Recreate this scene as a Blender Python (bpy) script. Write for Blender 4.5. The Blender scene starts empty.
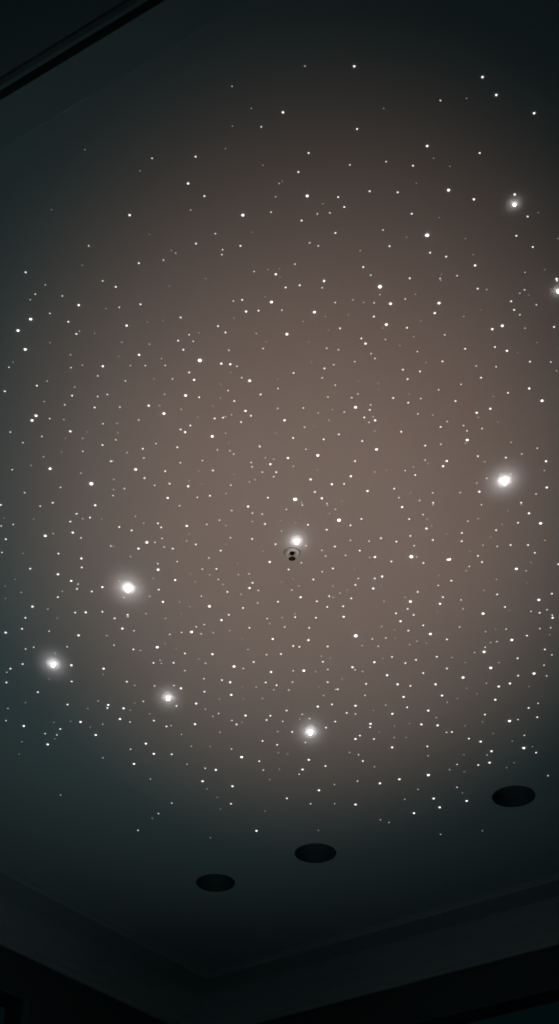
import bpy, bmesh, math
from mathutils import Vector
sc = bpy.context.scene
COL = sc.collection

# projected stars, built as glowing beads: x, y in metres, brightness class, radius in mm, label
STARS = [
 (0.6984,3.4858,12,6.83,'brightest star light on the ceiling, large white glow near the right edge'),
 (-0.5147,4.0440,11,7.48,'large glowing white star light on the ceiling at mid left'),
 (0.0556,3.7875,10,5.88,'glowing white star light touching the sprinkler at the ceiling centre'),
 (-0.8232,4.5072,10,6.55,'glowing white star light on the ceiling nearest the left edge'),
 (0.1192,4.9810,10,7.00,'large glowing white star light, lowest of the glowing ones on the ceiling'),
 (-0.4186,4.7343,9,6.01,'smaller glowing star light at lower left, between two larger glowing ones'),
 (0.5974,2.4062,8,4.07,'bright star light at upper right, lower one of a close pair'),
 (0.7517,2.6998,8,4.32,'soft glowing star light cut off by the right edge of the picture'),
 (0.3836,2.5088,7,4.29,'star light with a faint halo, below left of the upper right pair'),
 (0.2700,2.6862,7,4.44,'brighter star light at upper right of the ceiling centre, above another bright one'),
 (-0.2260,2.9636,7,4.68,'brightest small star light upper left of the ceiling centre, faint halo'),
 (-0.5858,3.5002,7,5.14,'hazy purplish-white star light on the left, above the large glowing one'),
 (0.0493,3.5759,7,5.20,'bright star light straight above the glowing star and the sprinkler'),
 (0.1909,3.6798,7,5.29,'bright star light just up and right of the sprinkler'),
 (0.4361,3.8707,7,5.46,'bright star light to the right of the sprinkler, level with it'),
 (0.2700,4.3286,7,5.85,'bright star light below and right of the sprinkler, above the lowest glowing one'),
 (0.4264,2.3631,6,3.48,'bright star light, nearest to the upper right of the soft-haloed star at upper right'),
 (0.2223,2.6171,4,2.55,'small star light, nearest to the upper left of the bright pair high above centre'),
 (0.1450,2.5014,4,2.49,'small star light, second to the upper left of the bright pair high above centre'),
 (0.0567,2.4605,4,2.47,'small star light, third to the upper left of the bright pair high above centre'),
 (0.0700,2.3814,6,3.49,'bright star light, fourth to the upper left of the bright pair high above centre'),
 (0.0470,2.3072,4,2.39,'small star light, fifth to the upper left of the bright pair high above centre'),
 (-0.2182,2.5369,4,2.51,'small star light, nearest straight above the brightest upper-left-of-centre star'),
 (-0.1022,2.5444,4,2.51,'small star light, second straight above the brightest upper-left-of-centre star'),
 (-0.0940,2.4429,6,3.54,'bright star light, third straight above the brightest upper-left-of-centre star'),
 (-0.1901,2.3820,4,2.43,'small star light, fourth straight above the brightest upper-left-of-centre star'),
 (-0.2293,2.3424,5,2.89,'medium star light, fifth straight above the brightest upper-left-of-centre star'),
 (-0.2071,2.2604,4,2.37,'small star light, sixth straight above the brightest upper-left-of-centre star'),
 (-0.1503,2.8546,4,2.67,'small star light, nearest to the upper right of the brightest upper-left-of-centre star'),
 (-0.1700,2.8311,4,2.65,'small star light, second to the upper right of the brightest upper-left-of-centre star'),
 (-0.0916,2.7764,5,3.15,'medium star light, third to the upper right of the brightest upper-left-of-centre star'),
 (-0.1012,2.7338,4,2.61,'small star light, fourth to the upper right of the brightest upper-left-of-centre star'),
 (-0.0575,2.7735,4,2.63,'small star light, fifth to the upper right of the brightest upper-left-of-centre star'),
 (-0.0218,2.7419,6,3.75,'bright star light, sixth to the upper right of the brightest upper-left-of-centre star'),
 (0.3483,2.6564,4,2.57,'small star light, nearest to the right of the bright pair high above centre'),
 (0.4340,2.7455,6,3.75,'bright star light, second to the right of the bright pair high above centre'),
 (0.3022,2.7477,6,3.76,'bright star light, nearest to the lower right of the bright pair high above centre'),
 (0.3528,2.8371,4,2.66,'small star light, second to the lower right of the bright pair high above centre'),
 (0.4255,2.7824,5,3.15,'medium star light, third to the lower right of the bright pair high above centre'),
 (0.4014,3.0076,4,2.74,'small star light, fourth to the lower right of the bright pair high above centre'),
 (0.4621,2.9675,4,2.72,'small star light, fifth to the lower right of the bright pair high above centre'),
 (0.5215,2.9179,4,2.70,'small star light, sixth to the lower right of the bright pair high above centre'),
 (0.1192,2.6662,5,3.08,'medium star light, nearest to the left of the bright pair high above centre'),
 (0.0955,2.7787,6,3.78,'bright star light, second to the left of the bright pair high above centre'),
 (0.0544,2.6812,4,2.58,'small star light, third to the left of the bright pair high above centre'),
 (0.0162,2.6890,4,2.58,'small star light, fourth to the left of the bright pair high above centre'),
 (-0.0101,2.6423,5,3.07,'medium star light, fifth to the left of the bright pair high above centre'),
 (-0.3965,2.9414,5,3.25,'medium star light, nearest to the left of the brightest upper-left-of-centre star'),
 (-0.5030,2.9867,5,3.27,'medium star light, second to the left of the brightest upper-left-of-centre star'),
 (-0.5649,2.8607,4,2.67,'small star light, third to the left of the brightest upper-left-of-centre star'),
 (-0.5821,2.8145,4,2.65,'small star light, fourth to the left of the brightest upper-left-of-centre star'),
 (-0.6847,2.8047,6,3.80,'bright star light, fifth to the left of the brightest upper-left-of-centre star'),
 (0.2592,2.7950,4,2.64,'small star light, nearest straight below the bright pair high above centre'),
 (0.2950,2.8250,6,3.81,'bright star light, second straight below the bright pair high above centre'),
 (0.2281,2.8776,4,2.68,'small star light, third straight below the bright pair high above centre'),
 (0.2407,2.8977,5,3.22,'medium star light, fourth straight below the bright pair high above centre'),
 (0.3522,3.0003,4,2.74,'small star light, fifth straight below the bright pair high above centre'),
 (0.3679,3.0385,4,2.76,'small star light, sixth straight below the bright pair high above centre'),
 (0.3311,3.1170,4,2.80,'small star light, seventh straight below the bright pair high above centre'),
 (0.3762,3.1364,4,2.81,'small star light, eighth straight below the bright pair high above centre'),
 (0.6414,2.7705,4,2.62,'small star light, nearest to the lower left of the star cut by the right edge'),
 (0.6160,2.8295,6,3.82,'bright star light, second to the lower left of the star cut by the right edge'),
 (0.5897,2.8424,5,3.19,'medium star light, third to the lower left of the star cut by the right edge'),
 (0.6401,2.9257,5,3.24,'medium star light, fourth to the lower left of the star cut by the right edge'),
 (0.6046,2.9109,4,2.69,'small star light, fifth to the lower left of the star cut by the right edge'),
 (-0.7334,3.2118,6,4.09,'bright star light, nearest to the upper left of the soft hazy far-left star'),
 (-0.7190,3.1919,6,4.08,'bright star light, second to the upper left of the soft hazy far-left star'),
 (-0.7006,3.0655,4,2.77,'small star light, third to the upper left of the soft hazy far-left star'),
 (-0.7965,3.0887,4,2.78,'small star light, fourth to the upper left of the soft hazy far-left star'),
 (-0.7149,2.9202,6,3.88,'bright star light, fifth to the upper left of the soft hazy far-left star'),
 (-0.7253,2.8477,6,3.83,'bright star light, sixth to the upper left of the soft hazy far-left star'),
 (-0.1656,2.9763,5,3.27,'medium star light, nearest to the right of the brightest upper-left-of-centre star'),
 (-0.1401,2.9787,5,3.27,'medium star light, second to the right of the brightest upper-left-of-centre star'),
 (0.0207,2.8615,6,3.84,'bright star light, third to the right of the brightest upper-left-of-centre star'),
 (0.0402,3.0141,4,2.75,'small star light, fourth to the right of the brightest upper-left-of-centre star'),
 (-0.1323,3.1296,4,2.80,'small star light, nearest to the lower right of the brightest upper-left-of-centre star'),
 (-0.0859,3.0450,6,3.97,'bright star light, second to the lower right of the brightest upper-left-of-centre star'),
 (-0.1002,3.1713,5,3.38,'medium star light, third to the lower right of the brightest upper-left-of-centre star'),
 (-0.0553,3.1019,4,2.79,'small star light, fourth to the lower right of the brightest upper-left-of-centre star'),
 (-0.1142,3.2196,4,2.85,'small star light, fifth to the lower right of the brightest upper-left-of-centre star'),
 (-0.0846,3.1919,4,2.84,'small star light, sixth to the lower right of the brightest upper-left-of-centre star'),
 (-0.2454,3.0417,5,3.31,'medium star light, nearest straight below the brightest upper-left-of-centre star'),
 (-0.2340,3.1137,4,2.80,'small star light, second straight below the brightest upper-left-of-centre star'),
 (-0.2733,3.1061,6,4.01,'bright star light, third straight below the brightest upper-left-of-centre star'),
 (-0.1921,3.2040,4,2.84,'small star light, fourth straight below the brightest upper-left-of-centre star'),
 (-0.1671,3.2005,4,2.84,'small star light, fifth straight below the brightest upper-left-of-centre star'),
 (-0.2653,3.2345,4,2.86,'small star light, sixth straight below the brightest upper-left-of-centre star'),
 (-0.2954,3.2520,4,2.87,'small star light, seventh straight below the brightest upper-left-of-centre star'),
 (-0.2822,3.2635,5,3.44,'medium star light, eighth straight below the brightest upper-left-of-centre star'),
 (-0.2019,3.2821,6,4.14,'bright star light, ninth straight below the brightest upper-left-of-centre star'),
 (-0.3092,3.3315,4,2.91,'small star light, tenth straight below the brightest upper-left-of-centre star'),
 (0.8153,3.3947,5,3.52,'medium star light, nearest to the upper right of the brightest flared star'),
 (0.7665,3.1279,6,4.03,'bright star light, second to the upper right of the brightest flared star'),
 (0.0964,3.4801,5,3.57,'medium star light, nearest to the upper right of the star just above the sprinkler'),
 (0.1166,3.3680,6,4.20,'bright star light, second to the upper right of the star just above the sprinkler'),
 (0.1326,3.2955,4,2.89,'small star light, third to the upper right of the star just above the sprinkler'),
 (0.1777,3.2733,4,2.88,'small star light, fourth to the upper right of the star just above the sprinkler'),
 (0.2229,3.1559,6,4.05,'bright star light, fifth to the upper right of the star just above the sprinkler'),
 (-0.2583,3.0116,4,2.75,'small star light, nearest to the lower left of the brightest upper-left-of-centre star'),
 (-0.3408,3.1824,6,4.07,'bright star light, second to the lower left of the brightest upper-left-of-centre star'),
 (-0.3835,3.1491,5,3.37,'medium star light, third to the lower left of the brightest upper-left-of-centre star'),
 (0.6044,3.3716,4,2.93,'small star light, nearest to the upper left of the brightest flared star'),
 (0.5649,3.2982,6,4.15,'bright star light, second to the upper left of the brightest flared star'),
 (0.4799,3.2406,4,2.86,'small star light, third to the upper left of the brightest flared star'),
 (0.4402,3.3234,4,2.90,'small star light, fourth to the upper left of the brightest flared star'),
 (0.5139,3.1296,4,2.80,'small star light, fifth to the upper left of the brightest flared star'),
 (0.2756,3.5359,5,3.60,'medium star light, nearest to the upper right of the star up-right of the sprinkler'),
 (0.2940,3.3406,6,4.18,'bright star light, second to the upper right of the star up-right of the sprinkler'),
 (0.3637,3.2617,4,2.87,'small star light, third to the upper right of the star up-right of the sprinkler'),
 (-0.7059,3.4291,6,4.25,'bright star light, nearest to the left of the soft hazy far-left star'),
 (-0.4429,3.4329,6,4.25,'bright star light, nearest to the right of the soft hazy far-left star'),
 (-0.3527,3.4413,4,2.96,'small star light, second to the right of the soft hazy far-left star'),
 (-0.3521,3.5690,5,3.62,'medium star light, third to the right of the soft hazy far-left star'),
 (-0.2851,3.5127,5,3.59,'medium star light, fourth to the right of the soft hazy far-left star'),
 (0.7958,3.6454,5,3.67,'medium star light, nearest to the lower right of the brightest flared star'),
 (0.8398,3.6961,6,4.44,'bright star light, second to the lower right of the brightest flared star'),
 (-0.7611,3.7602,6,4.48,'bright star light, nearest to the lower left of the soft hazy far-left star'),
 (-0.4633,3.8277,5,3.78,'medium star light, nearest straight above the big glowing mid-left star'),
 (-0.4334,3.7948,6,4.51,'bright star light, second straight above the big glowing mid-left star'),
 (0.5575,3.8870,5,3.81,'medium star light, nearest to the right of the star right of the sprinkler'),
 (0.5640,3.8859,6,4.58,'bright star light, second to the right of the star right of the sprinkler'),
 (0.7916,3.9374,6,4.61,'bright star light, nearest straight below the brightest flared star'),
 (0.8903,4.1132,6,4.74,'bright star light, second straight below the brightest flared star'),
 (0.9528,4.2185,5,4.01,'medium star light, third straight below the brightest flared star'),
 (-0.4060,3.9418,6,4.62,'bright star light, nearest to the upper right of the big glowing mid-left star'),
 (-0.2990,3.7094,5,3.71,'medium star light, second to the upper right of the big glowing mid-left star'),
 (0.4500,4.1226,6,4.75,'bright star light, nearest straight below the star right of the sprinkler'),
 (-0.4011,4.1249,5,3.96,'medium star light, nearest to the right of the big glowing mid-left star'),
 (-0.3522,3.9998,5,3.88,'medium star light, second to the right of the big glowing mid-left star'),
 (-0.2421,4.1507,6,4.77,'bright star light, third to the right of the big glowing mid-left star'),
 (0.5530,4.1355,5,3.96,'medium star light, nearest to the lower right of the star right of the sprinkler'),
 (0.7076,4.1935,6,4.80,'bright star light, second to the lower right of the star right of the sprinkler'),
 (0.7362,4.4295,6,4.97,'bright star light, third to the lower right of the star right of the sprinkler'),
 (0.8267,4.3548,6,4.91,'bright star light, fourth to the lower right of the star right of the sprinkler'),
 (-0.4379,4.4002,6,4.95,'bright star light, nearest straight above the glowing star at lower left'),
 (-0.3108,4.3050,6,4.88,'bright star light, second straight above the glowing star at lower left'),
 (0.4236,4.2402,5,4.03,'medium star light, nearest to the right of the star down-right of the sprinkler'),
 (0.5342,4.3174,6,4.89,'bright star light, second to the right of the star down-right of the sprinkler'),
 (0.6766,4.5974,6,5.09,'bright star light, third to the right of the star down-right of the sprinkler'),
 (-0.3671,4.6707,5,4.28,'medium star light, nearest to the upper right of the glowing star at lower left'),
 (-0.2420,4.4449,5,4.15,'medium star light, second to the upper right of the glowing star at lower left'),
 (-0.1659,4.5243,6,5.03,'bright star light, third to the upper right of the glowing star at lower left'),
 (-0.2031,4.2330,5,4.02,'medium star light, fourth to the upper right of the glowing star at lower left'),
 (0.9649,5.1040,6,5.45,'bright star light, nearest straight above the rightmost dark downlight'),
 (0.8844,4.9015,6,5.31,'bright star light, second straight above the rightmost dark downlight'),
 (0.8126,4.7497,5,4.33,'medium star light, third straight above the rightmost dark downlight'),
 (0.8150,4.6584,5,4.28,'medium star light, fourth straight above the rightmost dark downlight'),
 (0.8543,4.6379,5,4.26,'medium star light, fifth straight above the rightmost dark downlight'),
 (0.9345,4.5706,6,5.07,'bright star light, sixth straight above the rightmost dark downlight'),
 (0.7715,4.5335,6,5.04,'bright star light, seventh straight above the rightmost dark downlight'),
 (0.1451,4.7977,5,4.36,'medium star light, nearest straight above the lowest large glowing star'),
 (0.0889,4.5520,6,5.05,'bright star light, second straight above the lowest large glowing star'),
 (-0.1302,4.8622,5,4.40,'medium star light, nearest to the left of the lowest large glowing star'),
 (-0.1510,5.1741,6,5.50,'bright star light, second to the left of the lowest large glowing star'),
 (0.7813,5.5344,5,4.80,'medium star light, nearest to the left of the rightmost dark downlight'),
 (0.6731,5.5900,5,4.83,'medium star light, second to the left of the rightmost dark downlight'),
 (0.6417,5.5138,5,4.79,'medium star light, third to the left of the rightmost dark downlight'),
 (0.6048,5.3182,6,5.61,'bright star light, fourth to the left of the rightmost dark downlight'),
 (0.5688,5.6409,5,4.86,'medium star light, fifth to the left of the rightmost dark downlight'),
 (0.3386,2.4384,4,2.46,'small star light, nearest to the upper left of the soft-haloed star at upper right'),
 (0.2985,2.3700,4,2.42,'small star light, second to the upper left of the soft-haloed star at upper right'),
 (0.2275,2.3668,4,2.42,'small star light, third to the upper left of the soft-haloed star at upper right'),
 (0.1487,2.3852,4,2.43,'small star light, fourth to the upper left of the soft-haloed star at upper right'),
 (0.1881,2.1788,4,2.33,'small star light, fifth to the upper left of the soft-haloed star at upper right'),
 (0.0716,2.2496,4,2.36,'small star light, sixth to the upper left of the soft-haloed star at upper right'),
 (0.1744,2.0036,5,2.68,'medium star light, seventh to the upper left of the soft-haloed star at upper right'),
 (0.0082,2.1310,5,2.76,'medium star light, eighth to the upper left of the soft-haloed star at upper right'),
 (0.5948,2.3769,5,2.91,'medium star light, nearest straight above the upper right star pair'),
 (0.6116,2.1333,5,2.76,'medium star light, second straight above the upper right star pair'),
 (0.5149,2.0820,5,2.73,'medium star light, third straight above the upper right star pair'),
 (0.4768,2.0329,5,2.70,'medium star light, fourth straight above the upper right star pair'),
 (0.3312,2.2877,4,2.38,'small star light, nearest straight above the soft-haloed star at upper right'),
 (0.3620,2.2287,5,2.82,'medium star light, second straight above the soft-haloed star at upper right'),
 (0.4930,2.3922,5,2.92,'medium star light, nearest to the left of the upper right star pair'),
 (-0.2705,2.9218,4,2.70,'small star light, nearest to the upper left of the brightest upper-left-of-centre star'),
 (-0.2832,2.8861,4,2.68,'small star light, second to the upper left of the brightest upper-left-of-centre star'),
 (-0.2720,2.7987,4,2.64,'small star light, third to the upper left of the brightest upper-left-of-centre star'),
 (-0.4226,2.8288,5,3.18,'medium star light, fourth to the upper left of the brightest upper-left-of-centre star'),
 (-0.3786,2.7499,4,2.61,'small star light, fifth to the upper left of the brightest upper-left-of-centre star'),
 (-0.4404,2.6869,4,2.58,'small star light, sixth to the upper left of the brightest upper-left-of-centre star'),
 (-0.3723,2.6039,4,2.54,'small star light, seventh to the upper left of the brightest upper-left-of-centre star'),
 (-0.5469,2.7528,5,3.13,'medium star light, eighth to the upper left of the brightest upper-left-of-centre star'),
 (-0.3841,2.4429,5,2.95,'medium star light, ninth to the upper left of the brightest upper-left-of-centre star'),
 (-0.6761,2.6353,4,2.56,'small star light, tenth to the upper left of the brightest upper-left-of-centre star'),
 (0.4393,2.5812,4,2.53,'small star light, nearest to the lower right of the soft-haloed star at upper right'),
 (0.5184,2.6115,5,3.05,'medium star light, second to the lower right of the soft-haloed star at upper right'),
 (0.5338,2.6933,4,2.59,'small star light, third to the lower right of the soft-haloed star at upper right'),
 (0.7434,2.6648,4,2.57,'small star light, nearest straight above the star cut by the right edge'),
 (0.7414,2.6585,5,3.08,'medium star light, second straight above the star cut by the right edge'),
 (0.6901,3.3781,4,2.93,'small star light, nearest straight above the brightest flared star'),
 (0.5810,3.1790,5,3.39,'medium star light, second straight above the brightest flared star'),
 (0.6193,3.1619,5,3.38,'medium star light, third straight above the brightest flared star'),
 (0.6631,3.0953,4,2.79,'small star light, fourth straight above the brightest flared star'),
 (0.7224,3.0771,5,3.33,'medium star light, fifth straight above the brightest flared star'),
 (0.5786,3.0327,4,2.76,'small star light, sixth straight above the brightest flared star'),
 (0.0257,3.3799,5,3.51,'medium star light, nearest straight above the star just above the sprinkler'),
 (0.0404,3.2893,4,2.88,'small star light, second straight above the star just above the sprinkler'),
 (0.0149,3.2118,5,3.41,'medium star light, third straight above the star just above the sprinkler'),
 (0.1630,3.5030,5,3.58,'medium star light, nearest straight above the star up-right of the sprinkler'),
 (0.2208,3.4649,5,3.56,'medium star light, second straight above the star up-right of the sprinkler'),
 (0.2311,3.3947,4,2.94,'small star light, third straight above the star up-right of the sprinkler'),
 (0.2492,3.3036,4,2.89,'small star light, fourth straight above the star up-right of the sprinkler'),
 (0.2507,3.1997,4,2.84,'small star light, fifth straight above the star up-right of the sprinkler'),
 (0.2833,3.2118,5,3.41,'medium star light, sixth straight above the star up-right of the sprinkler'),
 (0.2651,3.1670,4,2.82,'small star light, seventh straight above the star up-right of the sprinkler'),
 (-0.5349,3.3207,4,2.90,'small star light, nearest straight above the soft hazy far-left star'),
 (-0.6252,3.2600,5,3.44,'medium star light, second straight above the soft hazy far-left star'),
 (-0.5427,3.1568,4,2.82,'small star light, third straight above the soft hazy far-left star'),
 (-0.6032,3.1069,4,2.79,'small star light, fourth straight above the soft hazy far-left star'),
 (0.5118,3.3937,5,3.52,'medium star light, nearest to the left of the brightest flared star'),
 (0.5022,3.4179,5,3.53,'medium star light, second to the left of the brightest flared star'),
 (-0.0105,3.4460,4,2.96,'small star light, nearest to the upper left of the star just above the sprinkler'),
 (-0.0282,3.4086,5,3.53,'medium star light, second to the upper left of the star just above the sprinkler'),
 (-0.0600,3.3270,4,2.90,'small star light, third to the upper left of the star just above the sprinkler'),
 (0.8350,3.5184,5,3.59,'medium star light, nearest to the right of the brightest flared star'),
 (0.6261,3.5388,5,3.60,'medium star light, nearest to the lower left of the brightest flared star'),
 (0.1333,3.5710,5,3.62,'medium star light, nearest to the right of the star just above the sprinkler'),
 (-0.5841,3.6054,5,3.64,'medium star light, nearest straight below the soft hazy far-left star'),
 (-0.6701,3.7435,5,3.73,'medium star light, second straight below the soft hazy far-left star'),
 (-0.0998,3.6114,5,3.65,'medium star light, nearest to the left of the star just above the sprinkler'),
 (-0.2055,3.4375,4,2.96,'small star light, second to the left of the star just above the sprinkler'),
 (0.3892,3.6144,5,3.65,'medium star light, nearest straight above the star right of the sprinkler'),
 (0.4745,3.7228,5,3.71,'medium star light, nearest to the upper right of the star right of the sprinkler'),
 (0.3156,3.8729,5,3.80,'medium star light, nearest to the left of the star right of the sprinkler'),
 (-0.6563,3.8805,5,3.81,'medium star light, nearest to the upper left of the big glowing mid-left star'),
 (-0.0326,3.9000,5,3.82,'medium star light, nearest to the lower left of the glowing star beside the sprinkler'),
 (-0.1021,4.0452,5,3.91,'medium star light, second to the lower left of the glowing star beside the sprinkler'),
 (-0.6013,4.0395,5,3.90,'medium star light, nearest to the left of the big glowing mid-left star'),
 (-0.7036,4.0043,5,3.88,'medium star light, second to the left of the big glowing mid-left star'),
 (-0.7440,3.9673,5,3.86,'medium star light, third to the left of the big glowing mid-left star'),
 (0.3451,3.9796,5,3.87,'medium star light, nearest to the lower left of the star right of the sprinkler'),
 (0.3188,4.0474,5,3.91,'medium star light, second to the lower left of the star right of the sprinkler'),
 (0.0721,4.0981,5,3.94,'medium star light, nearest straight below the glowing star beside the sprinkler'),
 (-0.8533,4.1519,5,3.97,'medium star light, nearest straight above the glowing far-left star'),
 (-0.6726,4.1863,5,3.99,'medium star light, nearest to the lower left of the big glowing mid-left star'),
 (0.2235,4.2125,5,4.01,'medium star light, nearest to the upper left of the star down-right of the sprinkler'),
 (-0.5534,4.2841,5,4.05,'medium star light, nearest straight below the big glowing mid-left star'),
 (-0.9684,4.3087,5,4.07,'medium star light, nearest to the upper left of the glowing far-left star'),
 (-0.7123,4.3261,5,4.08,'medium star light, nearest to the upper right of the glowing far-left star'),
 (0.1028,4.3560,5,4.09,'medium star light, nearest to the left of the star down-right of the sprinkler'),
 (-0.0242,4.3485,5,4.09,'medium star light, second to the left of the star down-right of the sprinkler'),
 (0.3444,4.4967,5,4.18,'medium star light, nearest to the lower right of the star down-right of the sprinkler'),
 (0.3958,4.5826,5,4.23,'medium star light, second to the lower right of the star down-right of the sprinkler'),
 (0.4379,4.6434,5,4.27,'medium star light, third to the lower right of the star down-right of the sprinkler'),
 (0.4658,4.7301,5,4.32,'medium star light, fourth to the lower right of the star down-right of the sprinkler'),
 (0.5792,4.6434,5,4.27,'medium star light, fifth to the lower right of the star down-right of the sprinkler'),
 (0.5658,4.8262,5,4.38,'medium star light, sixth to the lower right of the star down-right of the sprinkler'),
 (0.6095,4.7204,5,4.31,'medium star light, seventh to the lower right of the star down-right of the sprinkler'),
 (0.5473,4.9264,5,4.44,'medium star light, eighth to the lower right of the star down-right of the sprinkler'),
 (-0.7585,4.5164,5,4.19,'medium star light, nearest to the right of the glowing far-left star'),
 (-0.6430,4.5388,5,4.20,'medium star light, second to the right of the glowing far-left star'),
 (0.2663,4.5295,5,4.20,'medium star light, nearest straight below the star down-right of the sprinkler'),
 (-0.0308,4.5613,5,4.22,'medium star light, nearest to the upper left of the lowest large glowing star'),
 (-0.3150,4.7765,5,4.35,'medium star light, nearest to the right of the glowing star at lower left'),
 (-0.1810,4.7162,5,4.31,'medium star light, second to the right of the glowing star at lower left'),
 (-0.1825,4.6298,5,4.26,'medium star light, third to the right of the glowing star at lower left'),
 (-0.5919,4.8105,5,4.37,'medium star light, nearest to the left of the glowing star at lower left'),
 (-0.6483,4.7864,5,4.35,'medium star light, second to the left of the glowing star at lower left'),
 (0.2876,4.7920,5,4.36,'medium star light, nearest to the upper right of the lowest large glowing star'),
 (0.2973,5.0352,5,4.50,'medium star light, nearest to the right of the lowest large glowing star'),
 (0.3507,4.9220,5,4.43,'medium star light, second to the right of the lowest large glowing star'),
 (0.4446,5.0994,5,4.54,'medium star light, third to the right of the lowest large glowing star'),
 (0.4307,4.8492,5,4.39,'medium star light, fourth to the right of the lowest large glowing star'),
 (-0.5255,5.0702,5,4.52,'medium star light, nearest to the lower left of the glowing star at lower left'),
 (-0.6120,4.8869,5,4.41,'medium star light, second to the lower left of the glowing star at lower left'),
 (-0.5840,5.2279,5,4.62,'medium star light, third to the lower left of the glowing star at lower left'),
 (-0.7162,5.0050,5,4.48,'medium star light, fourth to the lower left of the glowing star at lower left'),
 (-0.7656,4.9088,5,4.43,'medium star light, nearest to the lower right of the glowing far-left star'),
 (-0.3261,4.9249,5,4.44,'medium star light, nearest to the lower right of the glowing star at lower left'),
 (-0.2573,5.2760,5,4.65,'medium star light, second to the lower right of the glowing star at lower left'),
 (0.8420,5.2183,5,4.61,'medium star light, nearest to the upper left of the rightmost dark downlight'),
 (0.8402,5.1288,5,4.56,'medium star light, second to the upper left of the rightmost dark downlight'),
 (0.7895,5.0549,5,4.51,'medium star light, third to the upper left of the rightmost dark downlight'),
 (0.6105,4.9337,5,4.44,'medium star light, fourth to the upper left of the rightmost dark downlight'),
 (-0.9878,4.9382,5,4.44,'medium star light, nearest to the lower left of the glowing far-left star'),
 (-0.9124,5.0763,5,4.53,'medium star light, nearest straight below the glowing far-left star'),
 (-0.4992,5.1490,5,4.57,'medium star light, nearest straight below the glowing star at lower left'),
 (-0.3145,5.3691,5,4.70,'medium star light, second straight below the glowing star at lower left'),
 (0.1170,5.1961,5,4.60,'medium star light, nearest straight below the lowest large glowing star'),
 (0.0931,5.2727,5,4.64,'medium star light, second straight below the lowest large glowing star'),
 (0.1630,5.4441,5,4.75,'medium star light, third straight below the lowest large glowing star'),
 (0.4113,5.3856,5,4.71,'medium star light, nearest to the lower right of the lowest large glowing star'),
 (0.4889,5.3526,5,4.69,'medium star light, second to the lower right of the lowest large glowing star'),
 (-0.1935,5.4106,5,4.73,'medium star light, nearest to the lower left of the lowest large glowing star'),
 (0.3183,5.5656,5,4.82,'medium star light, nearest to the upper right of the middle dark downlight'),
 (-0.0994,5.7997,5,4.96,'medium star light, nearest to the left of the middle dark downlight'),
 (0.4929,2.2496,4,2.36,'small star light, nearest to the upper left of the upper right star pair'),
 (0.2878,2.5457,4,2.51,'small star light, nearest to the left of the soft-haloed star at upper right'),
 (0.1650,2.4165,4,2.45,'small star light, second to the left of the soft-haloed star at upper right'),
 (0.6364,2.4475,4,2.46,'small star light, nearest to the lower right of the upper right star pair'),
 (0.6631,2.5484,4,2.51,'small star light, second to the lower right of the upper right star pair'),
 (0.6154,2.5108,4,2.49,'small star light, nearest straight below the upper right star pair'),
 (0.3960,2.5675,4,2.52,'small star light, nearest straight below the soft-haloed star at upper right'),
 (0.6294,2.7389,4,2.61,'small star light, nearest to the left of the star cut by the right edge'),
 (0.7596,2.8341,4,2.66,'small star light, nearest straight below the star cut by the right edge'),
 (0.7106,2.9683,4,2.72,'small star light, second straight below the star cut by the right edge'),
 (0.1676,2.8394,4,2.66,'small star light, nearest to the lower left of the bright pair high above centre'),
 (0.1280,2.9955,4,2.74,'small star light, second to the lower left of the bright pair high above centre'),
 (-0.5160,3.3947,4,2.94,'small star light, nearest to the upper right of the soft hazy far-left star'),
 (-0.4140,3.3379,4,2.91,'small star light, second to the upper right of the soft hazy far-left star'),
]
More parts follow.
